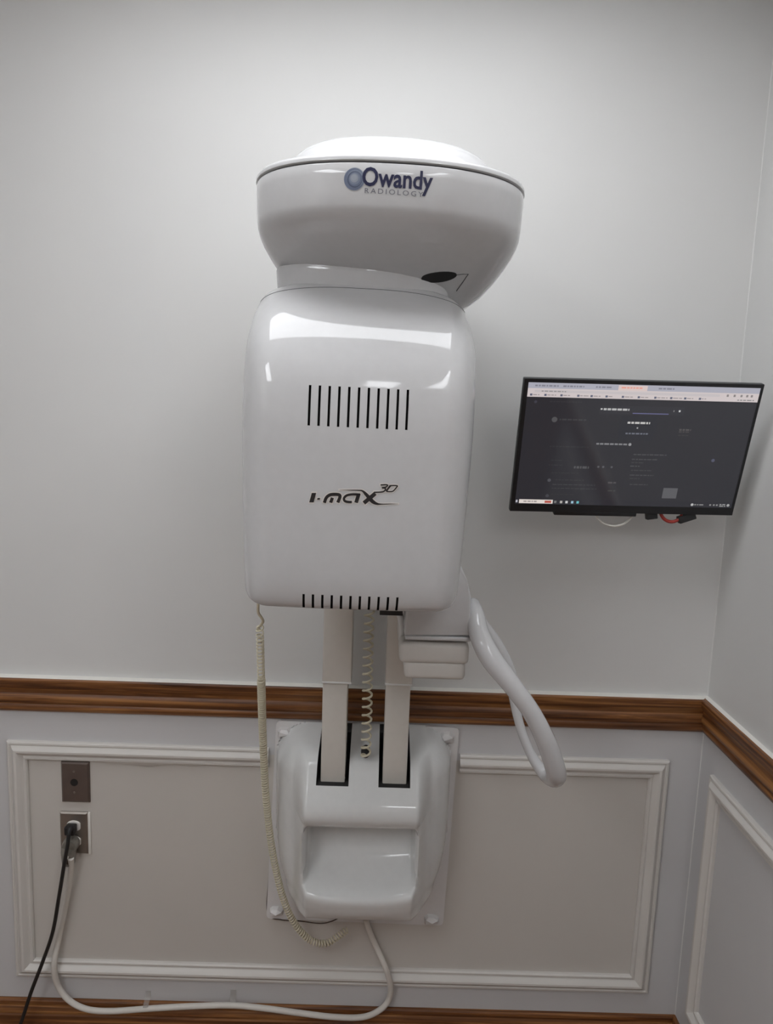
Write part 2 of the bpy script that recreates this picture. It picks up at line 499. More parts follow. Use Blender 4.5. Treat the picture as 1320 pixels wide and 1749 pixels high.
# wall base cover: sculpted shell with a niche, two slots for the columns
BXC = -.0175
SLOTS = ((-.125, -.0505), (.0205, .0935)); SLZ = .846
BZ0, BZ1 = .458, .925
def base_d(x, z):
    X = x - BXC
    if .50 < z < .64: z = z - .016 * min(1.0, abs(X) / .13) ** 3 * smooth01(.50, .54, z) * smooth01(.64, .60, z)
    hw = interp([(.43, .150), (.46, .165), (.49, .185), (.54, .205), (.60, .216), (.70, .221), (.85, .221), (.93, .219)], z)
    r = .085
    zt = BZ1 - .002; zb = BZ0
    e = hw - abs(X)
    qx = abs(X) - (hw - r); qz = z - (zt - r)
    if qx > 0 and qz > 0: e = r - math.hypot(qx, qz)
    else: e = min(e, zt - z)
    e = min(e, (z - zb) * 1.0)
    if e <= 0: return 0.0
    def q(e, w): 
        t = min(e / w, 1.0); return math.sqrt(max(0.0, 1 - (1 - t) ** 2))
    shell = .105 * q(e, .075) + .012 * q(e, .018)
    mw = smooth01(.168, .128, abs(X))
    dc = interp([(.458, .050), (.468, .105), (.49, .150), (.52, .178), (.550, .190), (.566, .192), (.576, .186), (.584, .170), (.600, .140), (.622, .116),
                 (.65, .098), (.70, .080), (.722, .086), (.735, .135), (.748, .176), (.765, .196), (.785, .203), (.81, .196), (.835, .176), (.87, .148), (.90, .125), (.925, .100)], z)
    # niche is narrower than the block
    nm = smooth01(.136, .124, abs(X)) if z < .76 else 1.0
    solid = interp([(.458, .050), (.468, .100), (.50, .155), (.56, .178), (.60, .180), (.70, .186), (.785, .198), (.835, .174), (.925, .100)], z)
    dcc = dc * nm + min(solid, .19) * (1 - nm) if z < .76 else dc
    sh = smooth01(0, .03, zt - z) * .5 + .5 if z > zt - .03 else 1.0
    block = dcc * q(min(e, .05), .05) * sh
    return shell * (1 - mw) + max(shell * .6, block) * mw
xs = sorted(set([round(BXC - .2225 + .445 * i / 110, 5) for i in range(111)] + [e + s for a in SLOTS for e in a for s in (-.0006, .0006)]))
zs = sorted(set([round(BZ0 + (BZ1 - BZ0) * i / 124, 5) for i in range(125)] + [SLZ - .0006, SLZ + .0006]))
V, F, I = [], [], []
def in_slot(x, z): return z > SLZ and any(a < x < b for a, b in SLOTS)
idx = {}
for j, z in enumerate(zs):
    for i, x in enumerate(xs):
        d = base_d(x, z)
        if in_slot(x, z): d = min(d, .030)
        idx[i, j] = len(V); V.append((x, -.010 - d, z))
for j in range(len(zs) - 1):
    for i in range(len(xs) - 1):
        q = [idx[i, j], idx[i + 1, j], idx[i + 1, j + 1], idx[i, j + 1]]
        if all(V[k][1] > -.0101 for k in q): continue
        F.append(q)
        xm_, zm_ = (xs[i] + xs[i + 1]) / 2, (zs[j] + zs[j + 1]) / 2
        I.append(1 if (zm_ > SLZ - .0007 and any(a - .0007 < xm_ < b + .0007 for a, b in SLOTS)) else 0)
base = mk('base_cover', V, F, ['base_white_lit', 'slot_black'], xm, smooth=True, sharp=60, mids=I)
hole_v, hole_f = lathe_geo([(.0001, -.002), (.011, -.002), (.0115, .001), (.0001, .001)], (-.0125, -.135, .912), 'y', 16)
mk('cable_hole', [(v.x, v.y + (v.z - .912) * 0.9, v.z) for v in hole_v], hole_f, 'slot_black', base)

# telescopic columns
for (x0, x1, s0, s1) in ((-.1165, -.0590, -.1175, -.0510), (.0290, .0860, .0275, .0890)):
    c_ = box('column', x0, x1, -.160, -.100, .79, 1.12, 'column_paint', xm, bev=.003)
    box('column_sleeve', s0, s1, -.166, -.080, 1.092, 2.02, 'column_paint', c_, bev=.003)
    box('collar', s0 - .0005, s1 + .0005, -.1675, -.079, 1.0905, 1.0945, 'satin_white', c_, bev=.0008)
# carriage joining the columns behind the tube housing
box('carriage', -.125, .096, -.172, -.060, 1.55, 2.02, 'satin_white', xm, bev=.012, seg=3)
# coiled lead between the columns
cl = spline([(-.0125, -.150, .905), (-.0120, -.152, .935), (-.0125, -.150, 1.03), (-.0145, -.148, 1.15), (-.0145, -.145, 1.30), (-.0145, -.142, 1.45), (-.0145, -.120, 1.56)], 14)
tube('coiled_lead', coil_path(cl, .0105, 33, 14), .0026, 'coil_cream', xm, sides=6)

# ---- rotating tube housing (the big front box)
YAW, ROLL = math.radians(2.0), -0.012
BC = Vector((-.041, -.50, 1.65))
def bxf(p):
    q = Vector(p) - BC
    x = q.x * math.cos(YAW) - q.y * math.sin(YAW); y = q.x * math.sin(YAW) + q.y * math.cos(YAW); z = q.z
    x2 = x * math.cos(ROLL) - z * math.sin(ROLL); z2 = x * math.sin(ROLL) + z * math.cos(ROLL)
    return BC + Vector((x2, y, z2))
YFT = [(1.388, -.590), (1.390, -.600), (1.395, -.6095), (1.403, -.6160), (1.415, -.6205), (1.435, -.6238), (1.48, -.6262), (1.55, -.6277), (1.62, -.6282), (1.67, -.6280), (1.71, -.6266),
       (1.75, -.6220), (1.785, -.6139), (1.815, -.6021), (1.830, -.5941), (1.845, -.5847), (1.857, -.5760), (1.870, -.5651), (1.885, -.5504), (1.900, -.5335), (1.910, -.5210), (1.919, -.5080), (1.927, -.4940), (1.933, -.4780), (1.936, -.4600)]
HWT = [(1.388, .165), (1.390, .173), (1.395, .1785), (1.403, .1815), (1.415, .1830), (1.435, .1838), (1.48, .1855), (1.55, .188), (1.62, .1905), (1.67, .1918), (1.71, .192),
       (1.75, .192), (1.785, .1918), (1.815, .1912), (1.845, .190), (1.857, .189), (1.870, .188), (1.885, .187), (1.900, .185), (1.910, .183), (1.919, .180), (1.927, .174), (1.933, .164), (1.936, .152)]
SLX = [-.1185 + .01515 * i for i in range(11)]      # eleven slots, local x relative to world
TS0, TS1 = 1.689, 1.751
LS0, LS1 = 1.3925, 1.419
SW = .0038
FX = []                                             # front sample fractions
xr = [x - BC.x for x in SLX]
raw = sorted(set([-.136 + .272 * i / 30 for i in range(31)] + [x + s * SW / 2 for x in xr for s in (-1, 1)]))
FXW = []
for x in raw:
    if any(abs(x - (s + k * SW / 2)) < .0016 and abs(x - (s + k * SW / 2)) > 1e-9 for s in xr for k in (-1, 1)): continue
    FXW.append(x)
def body_ring(z):
    yf, hw = interp(YFT, z), interp(HWT, z)
    yb = -.395
    r = .046
    s = 1.0
    ring = []
    def fy(x): return yf + .0090 * (x / hw) ** 2
    for x in FXW:
        ring.append((BC.x + x * s, fy(x * s), z))
    xe = FXW[-1] * s; ye = fy(xe); rx = hw - xe; ry = min(.085, yb - .03 - ye)
    for k in range(1, 11):
        a = math.pi / 2 * k / 10
        ring.append((BC.x + xe + rx * math.sin(a), ye + ry * (1 - math.cos(a)), z))
    y1 = ye + ry
    for k in range(1, 5):
        t = k / 5; ring.append((BC.x + hw, y1 + (yb - .02 - y1) * t, z))
    for k in range(0, 5):
        a = math.pi / 2 * k / 4
        ring.append((BC.x + hw - .02 + .02 * math.cos(a), yb - .02 + .02 * math.sin(a), z))
    nb = 8
    for k in range(1, nb):
        ring.append((BC.x + (hw - .02) * (1 - 2 * k / nb), yb, z))
    for k in range(0, 5):
        a = math.pi / 2 * k / 4
        ring.append((BC.x - hw + .02 - .02 * math.sin(a), yb - .02 + .02 * math.cos(a), z))
    for k in range(1, 5):
        t = k / 5; ring.append((BC.x - hw, (yb - .02) + (y1 - (yb - .02)) * t, z))
    for k in range(0, 10):
        a = math.pi / 2 * k / 10
        ring.append((BC.x - xe - rx * math.cos(a), ye + ry * (1 - math.sin(a)), z))
    dz = .024 * smooth01(1.79, 1.925, z)          # the crown falls away towards the corners
    ring = [(x, y, zq - dz * min(1.0, abs((x - BC.x) / hw)) ** 3) for x, y, zq in ring]
    return ring
zz = [1.388, 1.3886, 1.389, 1.390, 1.391, LS0, 1.395, 1.398, 1.401, 1.405, 1.410, 1.415, LS1, 1.425, 1.435] + [1.45 + .02 * i for i in range(12)] + [TS0, 1.71, 1.73, TS1] \
   + [1.76 + .01 * i for i in range(9)] + [1.845 + .005 * i for i in range(15)] + [1.919, 1.922, 1.925, 1.928, 1.931, 1.933, 1.935, 1.936]
rings = [body_ring(z) for z in zz]
nr = len(rings[0]); V = [bxf(p) for r in rings for p in r]; F = []
def slot_cell(i, k):
    if k >= len(FXW) - 1: return False
    z = (zz[i] + zz[i + 1]) / 2
    if not (TS0 < z < TS1 or LS0 < z < LS1): return False
    xm2 = (FXW[k] + FXW[k + 1]) / 2
    return any(abs(xm2 - x) < SW / 2 for x in xr)
for i in range(len(rings) - 1):
    for k in range(nr):
        l = (k + 1) % nr
        if slot_cell(i, k): continue
        F.append([i * nr + k, i * nr + l, (i + 1) * nr + l, (i + 1) * nr + k])
F.append(list(range(nr))[::-1]); F.append([(len(rings) - 1) * nr + k for k in range(nr)])
body = mk('tube_housing', V, F, 'gloss_white', xm, smooth=True, sharp=60)
def slot_channel(xc, z0, z1):
    Vv, Ff = [], []
    zl = [z for z in zz if z0 - 1e-6 <= z <= z1 + 1e-6]
    for z in zl:
        hw = interp(HWT, z); s = 1.0; yf = interp(YFT, z)
        for x in (xc - SW / 2 - .0002, xc + SW / 2 + .0002):
            y = yf + .0090 * (x * s / hw) ** 2
            Vv.append(bxf((BC.x + x * s, y + .0006, z))); Vv.append(bxf((BC.x + x * s, y + .012, z)))
    for i in range(len(zl) - 1):
        a = i * 4; b = a + 4
        Ff += [[a, a + 1, b + 1, b], [a + 2, b + 2, b + 3, a + 3], [a + 1, a + 3, b + 3, b + 1]]
    e = (len(zl) - 1) * 4
    Ff += [[0, 2, 3, 1], [e, e + 1, e + 3, e + 2]]
    mk('vent_slot', Vv, Ff, 'slot_black', body)
for x in xr:
    slot_channel(x, TS0, TS1); slot_channel(x, LS0, LS1)
def seam_ring(z, sides, r=.0007, out=0.0):
    ring = body_ring(z)
    return tube('seam_line', [bxf(p) for p in ring], r, 'seam_dark', body, sides=5, closed=True)
seam_ring(1.916, 5)
# rear shell joint on the right flank and left flank
for s in (-1, 1):
    pts = []
    for i in range(30):
        z = 1.42 + .36 * i / 29; hw = interp(HWT, z)
        pts.append(bxf((BC.x + s * (hw + .0001), -.490 + .008 * math.sin(i / 29 * 3.1), z)))
    tube('seam_line', pts, .0008, 'seam_dark', body, sides=5)
# swivel turret under the head
tr = []
TC = (-.042, -.435)
for z, hx, yf in ((1.905, .150, -.505), (1.925, .1515, -.507), (1.940, .153, -.509), (1.949, .1535, -.5095), (1.954, .152, -.508), (1.9565, .146, -.502), (1.958, .12, -.485), (1.959, .06, -.46)):
    hy = -(yf - TC[1])
    tr.append([bxf((TC[0] + hx * math.copysign(abs(math.cos(a)) ** .95, math.cos(a)), TC[1] + hy * math.copysign(abs(math.sin(a)) ** .95, math.sin(a)), z)) for a in [2 * math.pi * k / 72 for k in range(72)]])
mk('turret', *loft_geo(tr), 'gloss_white', xm, smooth=True, sharp=50)

# ---- head (top housing)
def head_ring(z, hx, yf, yb, yc, n=96, ex=.86):
    ring = []
    for k in range(n):
        a = 2 * math.pi * k / n
        c, s = math.cos(a), math.sin(a)
        x = hx * math.copysign(abs(c) ** ex, c)
        y = yc + (abs(yf - yc) if s < 0 else abs(yb - yc)) * math.copysign(abs(s) ** ex, s)
        ring.append((x, y, z))
    return ring
HT = [ # z, half width, y front, y back, y centre
 (1.902, .060, -.400, -.26, -.33), (1.903, .100, -.430, -.22, -.34), (1.907, .132, -.440, -.19, -.35), (1.916, .155, -.455, -.16, -.36), (1.930, .174, -.475, -.14, -.37),
 (1.950, .192, -.515, -.125, -.39), (1.970, .206, -.560, -.115, -.41), (1.985, .2145, -.592, -.11, -.43), (1.998, .2195, -.614, -.11, -.445), (2.008, .222, -.6265, -.11, -.45),
 (2.020, .2235, -.6295, -.11, -.45), (2.040, .2245, -.632, -.11, -.45), (2.060, .2252, -.634, -.11, -.45), (2.074, .2254, -.6345, -.11, -.45), (2.0762, .2245, -.6335, -.111, -.45), (2.0768, .215, -.624, -.12, -.45)]
def head_roll(p, a=-.010):
    x, z = p[0], p[2] - 2.0
    return (x * math.cos(a) - z * math.sin(a), p[1], 2.0 + x * math.sin(a) + z * math.cos(a))
def head_loft(tab): return loft_geo([[head_roll(p) for p in head_ring(*h)] for h in tab])
head = mk('head', *head_loft(HT), 'gloss_white', xm, smooth=True, sharp=45)
mk('seam_gap', *head_loft([(z, .2215, -.630, -.114, -.45) for z in (2.0766, 2.0792)]), 'seam_dark', head, smooth=True, sharp=45)
LT = [(2.0790, .2245, -.6335, -.111, -.45), (2.0802, .2262, -.6352, -.109, -.45), (2.0845, .2262, -.6352, -.109, -.45), (2.0885, .224, -.633, -.112, -.45), (2.0905, .218, -.628, -.118, -.45),
      (2.092, .205, -.617, -.13, -.45), (2.0935, .187, -.605, -.145, -.45), (2.0955, .181, -.602, -.15, -.45), (2.102, .177, -.599, -.155, -.45), (2.114, .171, -.592, -.16, -.45), (2.126, .161, -.580, -.17, -.45),
      (2.137, .145, -.563, -.185, -.45), (2.146, .122, -.54, -.21, -.44), (2.152, .085, -.50, -.25, -.43), (2.155, .04, -.46, -.3, -.41)]
mk('lid', *head_loft(LT), 'gloss_white', head, smooth=True, sharp=50)
htree = bvh(head)
def under(x, y):
    h = htree.ray_cast(Vector((x, y, 1.5)), Vector((0, 0, 1)))
    return h[0] if h[0] else Vector((x, y, 1.93))
# dark cable opening in the underside of the head
ov = []; of = []
OC = (.0875, -.493)
for k in range(24):
    a = 2 * math.pi * k / 24
    p = under(OC[0] + .030 * math.cos(a), OC[1] + .0125 * math.sin(a)); ov.append((p.x, p.y, p.z - .0012))
for k in range(24):
    a = 2 * math.pi * k / 24
    p = under(OC[0] + .028 * math.cos(a), OC[1] + .0115 * math.sin(a)); ov.append((p.x, p.y, p.z + .004))
of = [[k, (k + 1) % 24, 24 + (k + 1) % 24, 24 + k] for k in range(24)] + [list(range(24))[::-1], list(range(24, 48))]
mk('cable_opening', ov, of, 'slot_black', head)
pts = [under(x, y) for x, y in ((.117, -.493), (.128, -.492), (.137, -.489), (.130, -.470), (.122, -.45))]
tube('seam_line', [p - Vector((0, 0, .0004)) for p in pts], .0008, 'seam_dark', head, sides=5)

# lettering on the head
def place2d(V2, x0, z0, rot=0.0):
    c, s = math.cos(rot), math.sin(rot)
    return [Vector((x0 + v[0] * c - v[1] * s, 0, z0 + v[0] * s + v[1] * c)) for v in V2]
def decal(name, V2, F, x0, z0, rot, tree, gap, m, parent):
    return mk(name, drape(place2d(V2, x0, z0, rot), tree, gap), F, m, parent)
def fit(V2, width, height=None):
    xs_ = [v[0] for v in V2]; ys_ = [v[1] for v in V2]
    sx = width / (max(xs_) - min(xs_)); sy = sx if height is None else height / (max(ys_) - min(ys_))
    return [((v[0] - min(xs_)) * sx, v[1] * sy) for v in V2]
HR = -.026
V2, F2 = text_mesh('Owandy', 1.0, offset=.022)
decal('logo_lettering', fit(V2, .1045, .0345), F2, -.0420, 2.0450, HR, htree, .0008, 'ink_navy', head)
V2, F2 = text_mesh('RADIOLOGY', 1.0, spacing=1.35)
decal('logo_lettering', fit(V2, .0865, .0070), F2, -.0375, 2.0345, HR, htree, .0008, 'ink_grey', head)
# swirl emblem: eccentric rings
def disc2(cx, cy, r0, r1, n=40):
    V_, F_ = [], []
    for k in range(n):
        a = 2 * math.pi * k / n
        V_.append((cx + r1 * math.cos(a), cy + r1 * math.sin(a))); V_.append((cx + r0 * math.cos(a), cy + r0 * math.sin(a)))
    for k in range(n):
        l = (k + 1) % n; F_.append([2 * k, 2 * l, 2 * l + 1, 2 * k + 1])
    return V_, F_
for i, (cx, cy, r, m_) in enumerate(((0, 0, .0158, 3), (-.0006, -.0002, .0150, 4), (.0012, .0006, .0124, 1), (.0004, -.0006, .0112, 2), (.0010, -.0002, .0100, 4), (.0002, .0004, .0082, 1), (-.0004, .0012, .0060, 3), (-.0008, .0018, .0040, 5))):
    V2, F2 = disc2(cx, cy, .00001, r)
    decal('logo_emblem', V2, F2, -.0530, 2.0535, 0, htree, .0004 + .00008 * i, 'swirl_%d' % m_, head)

# lettering on the tube housing (drawn strokes)
btree = bvh(body)
def L(u, v):      # artwork pixel -> body x, z (local flat drawing)
    px = u / 6.286 + 500; py = v / 6.286 + 810
    return (-.1113 + (px - 528) * .000928, -(py - 858) * .00094 + (px - 528) * 4.5e-5)
def art(polys, grow, m, gap):
    parts = []
    for kind, pts, w in polys:
        if kind == 's':
            P = spline(pts, 6) if len(pts) > 2 else [list(p) for p in pts]
            W_ = w if isinstance(w, (int, float)) else None
            if W_ is None:
                W_ = [x[0] for x in (spline([(a,) for a in w], 6) if len(w) > 2 else [(a,) for a in w])]
                ww = [a + grow for a in W_]
            else: ww = w + grow
            if grow > 0:
                d0 = (Vector(P[0]) - Vector(P[1])).normalized() * grow / 2; d1 = (Vector(P[-1]) - Vector(P[-2])).normalized() * grow / 2
                P = [list(Vector(P[0]) + d0)] + P[1:-1] + [list(Vector(P[-1]) + d1)]
            v, f = stroke_geo(P, ww)
        else:
            ctr = Vector((sum(p[0] for p in pts) / len(pts), sum(p[1] for p in pts) / len(pts)))
            v = [Vector(p) + (Vector(p) - ctr).normalized() * grow * .7 for p in pts]; f = [list(range(len(pts)))]
        parts.append(([L(a[0], a[1]) for a in v], f))
    V_, F_ = [], []
    for v, f in parts:
        b = len(V_); V_ += v; F_ += [[i + b for i in q] for q in f]
    return mk('logo_lettering', drape(place2d(V_, 0, 1.5690), btree, gap), F_, m, body)
ART = [('p', [(182, 296), (208, 196), (256, 196), (230, 296)], 0),
       ('p', [(270, 250), (298, 250), (294, 268), (266, 268)], 0),
       ('s', [(344, 302), (364, 248), (400, 220), (450, 214), (496, 220), (508, 242), (486, 302)], 34),
       ('s', [(410, 302), (428, 250)], 34),
       ('s', [(722, 222), (640, 218), (580, 228), (552, 256), (560, 286), (600, 298), (636, 299)], 26),
       ('s', [(708, 212), (680, 307)], 40),
       ('s', [(764, 312), (882, 212)], 44),
       ('s', [(500, 168), (600, 172), (700, 176), (745, 184), (790, 226), (850, 292), (900, 322), (950, 328), (1040, 328), (1130, 330)], [2, 8, 12, 18, 34, 40, 26, 12, 8, 2]),
       ('s', [(935, 124), (990, 122), (1010, 130), (992, 148), (950, 154)], 15), ('s', [(950, 156), (985, 160), (985, 180), (955, 198), (868, 200)], 15),
       ('s', [(1040, 134), (996, 192)], 20), ('s', [(1030, 134), (1070, 132), (1112, 136), (1108, 150), (1072, 190), (1040, 196), (1000, 194)], 13)]
art(ART, 20, 'sticker_pale', .0003)
art(ART, 0, 'ink_black', .0007)

# ---- chin rest module and hand grip, carried by the right column
box('support_arm', .018, .150, -.330, -.160, 1.300, 1.390, 'satin_white', xm, bev=.010, seg=3)
def prism(name, prof, y0, y1, m, parent, bev=.006):
    bm = bmesh.new()
    a = [bm.verts.new((x, y0, z)) for x, z in prof]; b = [bm.verts.new((x, y1, z)) for x, z in prof]
    n = len(prof)
    for i in range(n): bm.faces.new([a[i], a[(i + 1) % n], b[(i + 1) % n], b[i]])
    bm.faces.new(a[::-1]); bm.faces.new(b)
    bmesh.ops.bevel(bm, geom=list(bm.edges), offset=bev, segments=3, profile=0.5, affect='EDGES')
    bm.verts.index_update()
    v = [x.co.copy() for x in bm.verts]; f = [[x.index for x in q.verts] for q in bm.faces]; bm.free()
    return mk(name, v, f, m, parent, smooth=True, sharp=40)
chin = prism('chin_module', [(.055, 1.293), (.181, 1.297), (.179, 1.375), (.170, 1.405), (.156, 1.436), (.060, 1.43)], -.430, -.200, 'gloss_white', xm, .005)
box('module_rim', .057, .1825, -.4325, -.205, 1.2865, 1.2945, 'gloss_white', chin, bev=.003)
box('chin_tray', .0480, .1815, -.428, -.215, 1.2385, 1.2800, 'box_beige', chin, bev=.009, seg=3)
box('tray_bottom', .0585, .1765, -.423, -.222, 1.2050, 1.2420, 'box_beige', chin, bev=.009, seg=3)
# curved bracket towards the column
bp = spline([(.030, -.36, 1.325), (.044, -.37, 1.322), (.052, -.375, 1.305), (.055, -.375, 1.280), (.056, -.375, 1.255)], 6)
tube('bracket', bp, [.007] * len(bp), 'satin_white', chin, sides=10)
box('dark_connector', .0075, .0520, -.405, -.365, 1.3255, 1.3365, 'black', chin, bev=.001)

def at(px, py, Y):      # point of the plane y = Y seen at a photo position
    d = _w + _r * ((px - 660) / 1240.0) - _u * ((py - 874.5) / 1240.0)
    o = Vector((0, -1.7613, 1.7211)); return o + d * ((Y - o.y) / d.y)
loop = [(808, 1032, -.375, .013), (812, 1050, -.410, .017), (819, 1085, -.440, .0195), (839, 1125, -.462, .0205), (873, 1169, -.474, .0180), (907, 1216, -.478, .0172), (934, 1270, -.472, .0188),
        (949, 1316, -.455, .0195), (947, 1329, -.425, .0180), (932, 1324, -.385, .0140), (911, 1296, -.365, .0105), (894, 1258, -.352, .0095), (883, 1220, -.343, .0095), (877, 1185, -.335, .0115), (869, 1148, -.328, .0145), (849, 1106, -.325, .0155), (824, 1068, -.330, .0140), (811, 1044, -.345, .0120)]
lp = [(*at(a, b, y), r) for a, b, y, r in loop]
dense = spline(lp + [lp[0]], 8)[:-1]
g_v, g_f = tube_geo([d[:3] for d in dense], [d[3] for d in dense], 18, closed=True)
mk('hand_grip', g_v, g_f, 'gloss_white', xm, smooth=True)
box('grip_joint', .170, .196, -.405, -.345, 1.302, 1.330, 'satin_white', chin, bev=.005)

# ------------------------------------------------------------------ cords
cc = spline([(*at(443, 1046, -.400),), (*at(444, 1090, -.385),), (*at(446, 1160, -.30),), (*at(449, 1260, -.19),), (*at(455, 1370, -.125),), (*at(468, 1470, -.09),), (*at(490, 1552, -.07),), (*at(522, 1600, -.06),), (*at(556, 1611, -.055),), (*at(592, 1588, -.045),)], 14)
t = thing('coiled_cord', 'cream coiled cord hanging along the left of the x-ray machine', 'cord', cc[-1])
hook = spline([(*at(441, 1030, -.42),), (*at(441, 1046, -.41),), (*at(446, 1054, -.405),), (*at(449, 1061, -.398),), (*at(445, 1068, -.390),), (*at(440, 1072, -.389),), (*at(444, 1076, -.388),)], 6)
tube('hook_end', hook, .0028, 'coil_cream', t, sides=8)
# turns: loose at the top, tight below
k1 = 14 * 2
tube('loose_turns', coil_path(cc[9:k1 + 1], .0066, 14, 12), .0018, 'coil_cream', t, sides=6)
tube('tight_turns', coil_path(cc[k1:], .0072, 128, 12), .0021, 'coil_cream', t, sides=6)

def cord(name, pts, r, m, parent, n=10):
    return tube(name, spline([tuple(at(*q)) for q in pts], n), r, m, parent, sides=12)
white_lead = thing('power_lead', 'white power lead with a grey right-angle plug, looping down along the baseboard', 'power lead', (-.7675, -.0105, .574))
cord('cord', [(121, 1466, -.040), (121, 1490, -.027), (116, 1525, -.018), (101, 1600, -.016), (92.5, 1650, -.029), (100, 1685, -.020), (120, 1710, -.0225), (150, 1724, -.0225), (190, 1727, -.0225), (250, 1723, -.0225), (320, 1719, -.0225), (395, 1717, -.0225), (450, 1722, -.0225), (510, 1730, -.0225), (570, 1737, -.0225), (620, 1737, -.0225), (650, 1724, -.020), (664, 1706, -.014), (667, 1685, -.020), (659, 1655, -.029), (645, 1622, -.014), (634, 1598, -.014), (628, 1580, -.0185), (625, 1570, -.0195)],
     .0076, 'cord_white', white_lead)
black_lead = thing('power_lead', 'thin black power lead hanging from a black plug in the outlet', 'power lead', (-.766, -.0105, .6185))
cord('cord', [(117.5, 1424, -.047), (115, 1446, -.054), (109, 1480, -.056), (101, 1530, -.052), (90, 1592, -.046), (72, 1645, -.045), (54, 1692, -.048), (35, 1749, -.05), (15, 1800, -.05)],
     .0048, 'cord_black', black_lead)
cord('edge_gap_wire', [(462, 1452, -.006), (459, 1500, -.005), (457, 1560, -.005), (480, 1571, -.013), (510, 1573, -.013), (545, 1577, -.013), (565, 1574, -.013), (582, 1566, -.012)], .0014, 'gap_wire_brown', plate)  # shadow gap along the plate edge drawn as a brown tube, wire below
def tape(px, py, pw, ph, label):
    a = at(px, py, -.0275)
    n = 7; V = []; w = pw * .00157; h = ph * .00157
    for k in range(n):
        tt = k / (n - 1); zz_ = a.z + h * (.5 - tt)
        y = -.0008 if zz_ > .122 else -.0150
        prox = math.exp(-((zz_ - a.z + h * .22) / .007) ** 2)
        y = min(y, y - (.0280 + y) * prox) if prox > .05 else y
        for s in (-1, 1): V.append((a.x + s * w / 2, y, zz_))
    nv = len(V); V += [(x, y + .0004, z) for x, y, z in V]
    F = []
    for k in range(n - 1):
        F.append([2 * k, 2 * k + 1, 2 * k + 3, 2 * k + 2]); F.append([nv + 2 * k, nv + 2 * k + 2, nv + 2 * k + 3, nv + 2 * k + 1])
    tag(mk('tape_strip', V, F, 'tape', None, smooth=True), label, 'tape', 'clear tape strips on the power cord')
tape(248, 1718, 9, 26, 'clear tape strip holding the white power cord nearest the outlet')
tape(395, 1716, 10, 26, 'clear tape strip holding the white power cord nearest the machine')

# ------------------------------------------------------------------ wall plates and plugs
def plate_box(name, x0, x1, z0, z1, dep, m, parent):
    V = []
    for (i, y) in ((0, 0.0), (.0, -dep * .5), (.004, -dep)):
        V += [(x0 + i, y, z0 + i), (x1 - i, y, z0 + i), (x1 - i, y, z1 - i), (x0 + i, y, z1 - i)]
    F = [[0, 3, 2, 1], [8, 9, 10, 11]]
    for l in (0, 4):
        for k in range(4): F.append([l + k, l + (k + 1) % 4, l + 4 + (k + 1) % 4, l + 4 + k])
    return mk(name, V, F, m, parent)
t = thing('wall_plate', 'dark brown metal wall plate with one round hole above the outlet', 'wall plate', (-.758, 0, .684))
plate_box('plate', -.794, -.722, .684, .794, .008, 'plate_brown', t)
mk('round_hole', *lathe_geo([(.0001, -.0002), (.0098, -.0002), (.0098, -.0085), (.0001, -.0085)], (-.760, 0, .740), 'y', 20), 'slot_black', t)
for z in (.770, .712):
    mk('screw', *lathe_geo([(.0001, -.007), (.0035, -.007), (.003, -.0092), (.0001, -.0094)], (-.760, 0, z), 'y', 12), 'steel', t)
t = thing('power_outlet', 'grey steel outlet plate with two plugged-in sockets', 'outlet', (-.765, 0, .54))
plate_box('plate', -.801, -.729, .540, .656, .007, 'steel', t)
box('plate_edge', -.7295, -.7225, -.0045, -.0002, .538, .655, 'caulk', t, bev=.001)
for z in (.6195, .576):
    ring = []
    for y, s in ((-.004, 1.0), (-.0095, 1.0), (-.0105, .94)):
        ring.append([(-.764 + .0172 * s * math.copysign(min(abs(math.cos(a)) , .86) / .86, math.cos(a)), y, z + .0145 * s * math.sin(a)) for a in [2 * math.pi * k / 32 for k in range(32)]])
    mk('socket', *loft_geo(ring), 'nylon_white', t, smooth=True, sharp=40)
t = black_lead
box('plug_body', -.779, -.7535, -.0340, -.0106, .6065, .6300, 'black', t, bev=.004, seg=3)
tube('strain_relief', spline([tuple(at(121, 1413, -.032)), tuple(at(118, 1421, -.044)), tuple(at(116, 1440, -.0525))], 5), [.0072 - .0003 * i for i in range(11)], 'black', t, sides=12)
t = white_lead
mk('plug_body', *lathe_geo([(.0001, -.0106), (.0200, -.0106), (.0205, -.0180), (.0195, -.028), (.0165, -.0345), (.008, -.037), (.0001, -.037)], (-.7675, 0, .576), 'y', 28), 'plug_grey', t, smooth=True, sharp=40)
V = []
for z, hx, y0, y1 in ((.572, .0185, -.012, -.037), (.560, .0180, -.013, -.041), (.545, .0165, -.015, -.042), (.530, .0150, -.017, -.042), (.525, .0130, -.019, -.040)):
    V.append([(-.7705 + hx * math.copysign(abs(math.cos(a)) ** .6, math.cos(a)), (y0 + y1) / 2 + (y0 - y1) / 2 * math.copysign(abs(math.sin(a)) ** .6, math.sin(a)), z) for a in [2 * math.pi * k / 24 for k in range(24)]])
mk('cord_neck', *loft_geo(V), 'plug_grey', t, smooth=True, sharp=40)
mk('clamp_screw', *lathe_geo([(.0001, -.039), (.0042, -.039), (.0038, -.0435), (.0001, -.044)], (-.7685, 0, .5535), 'y', 12), 'nylon_white', t)
box('clamp_groove', -.7755, -.7645, -.0432, -.0395, .5335, .5480, 'gap_wire_brown', t, bev=.002)

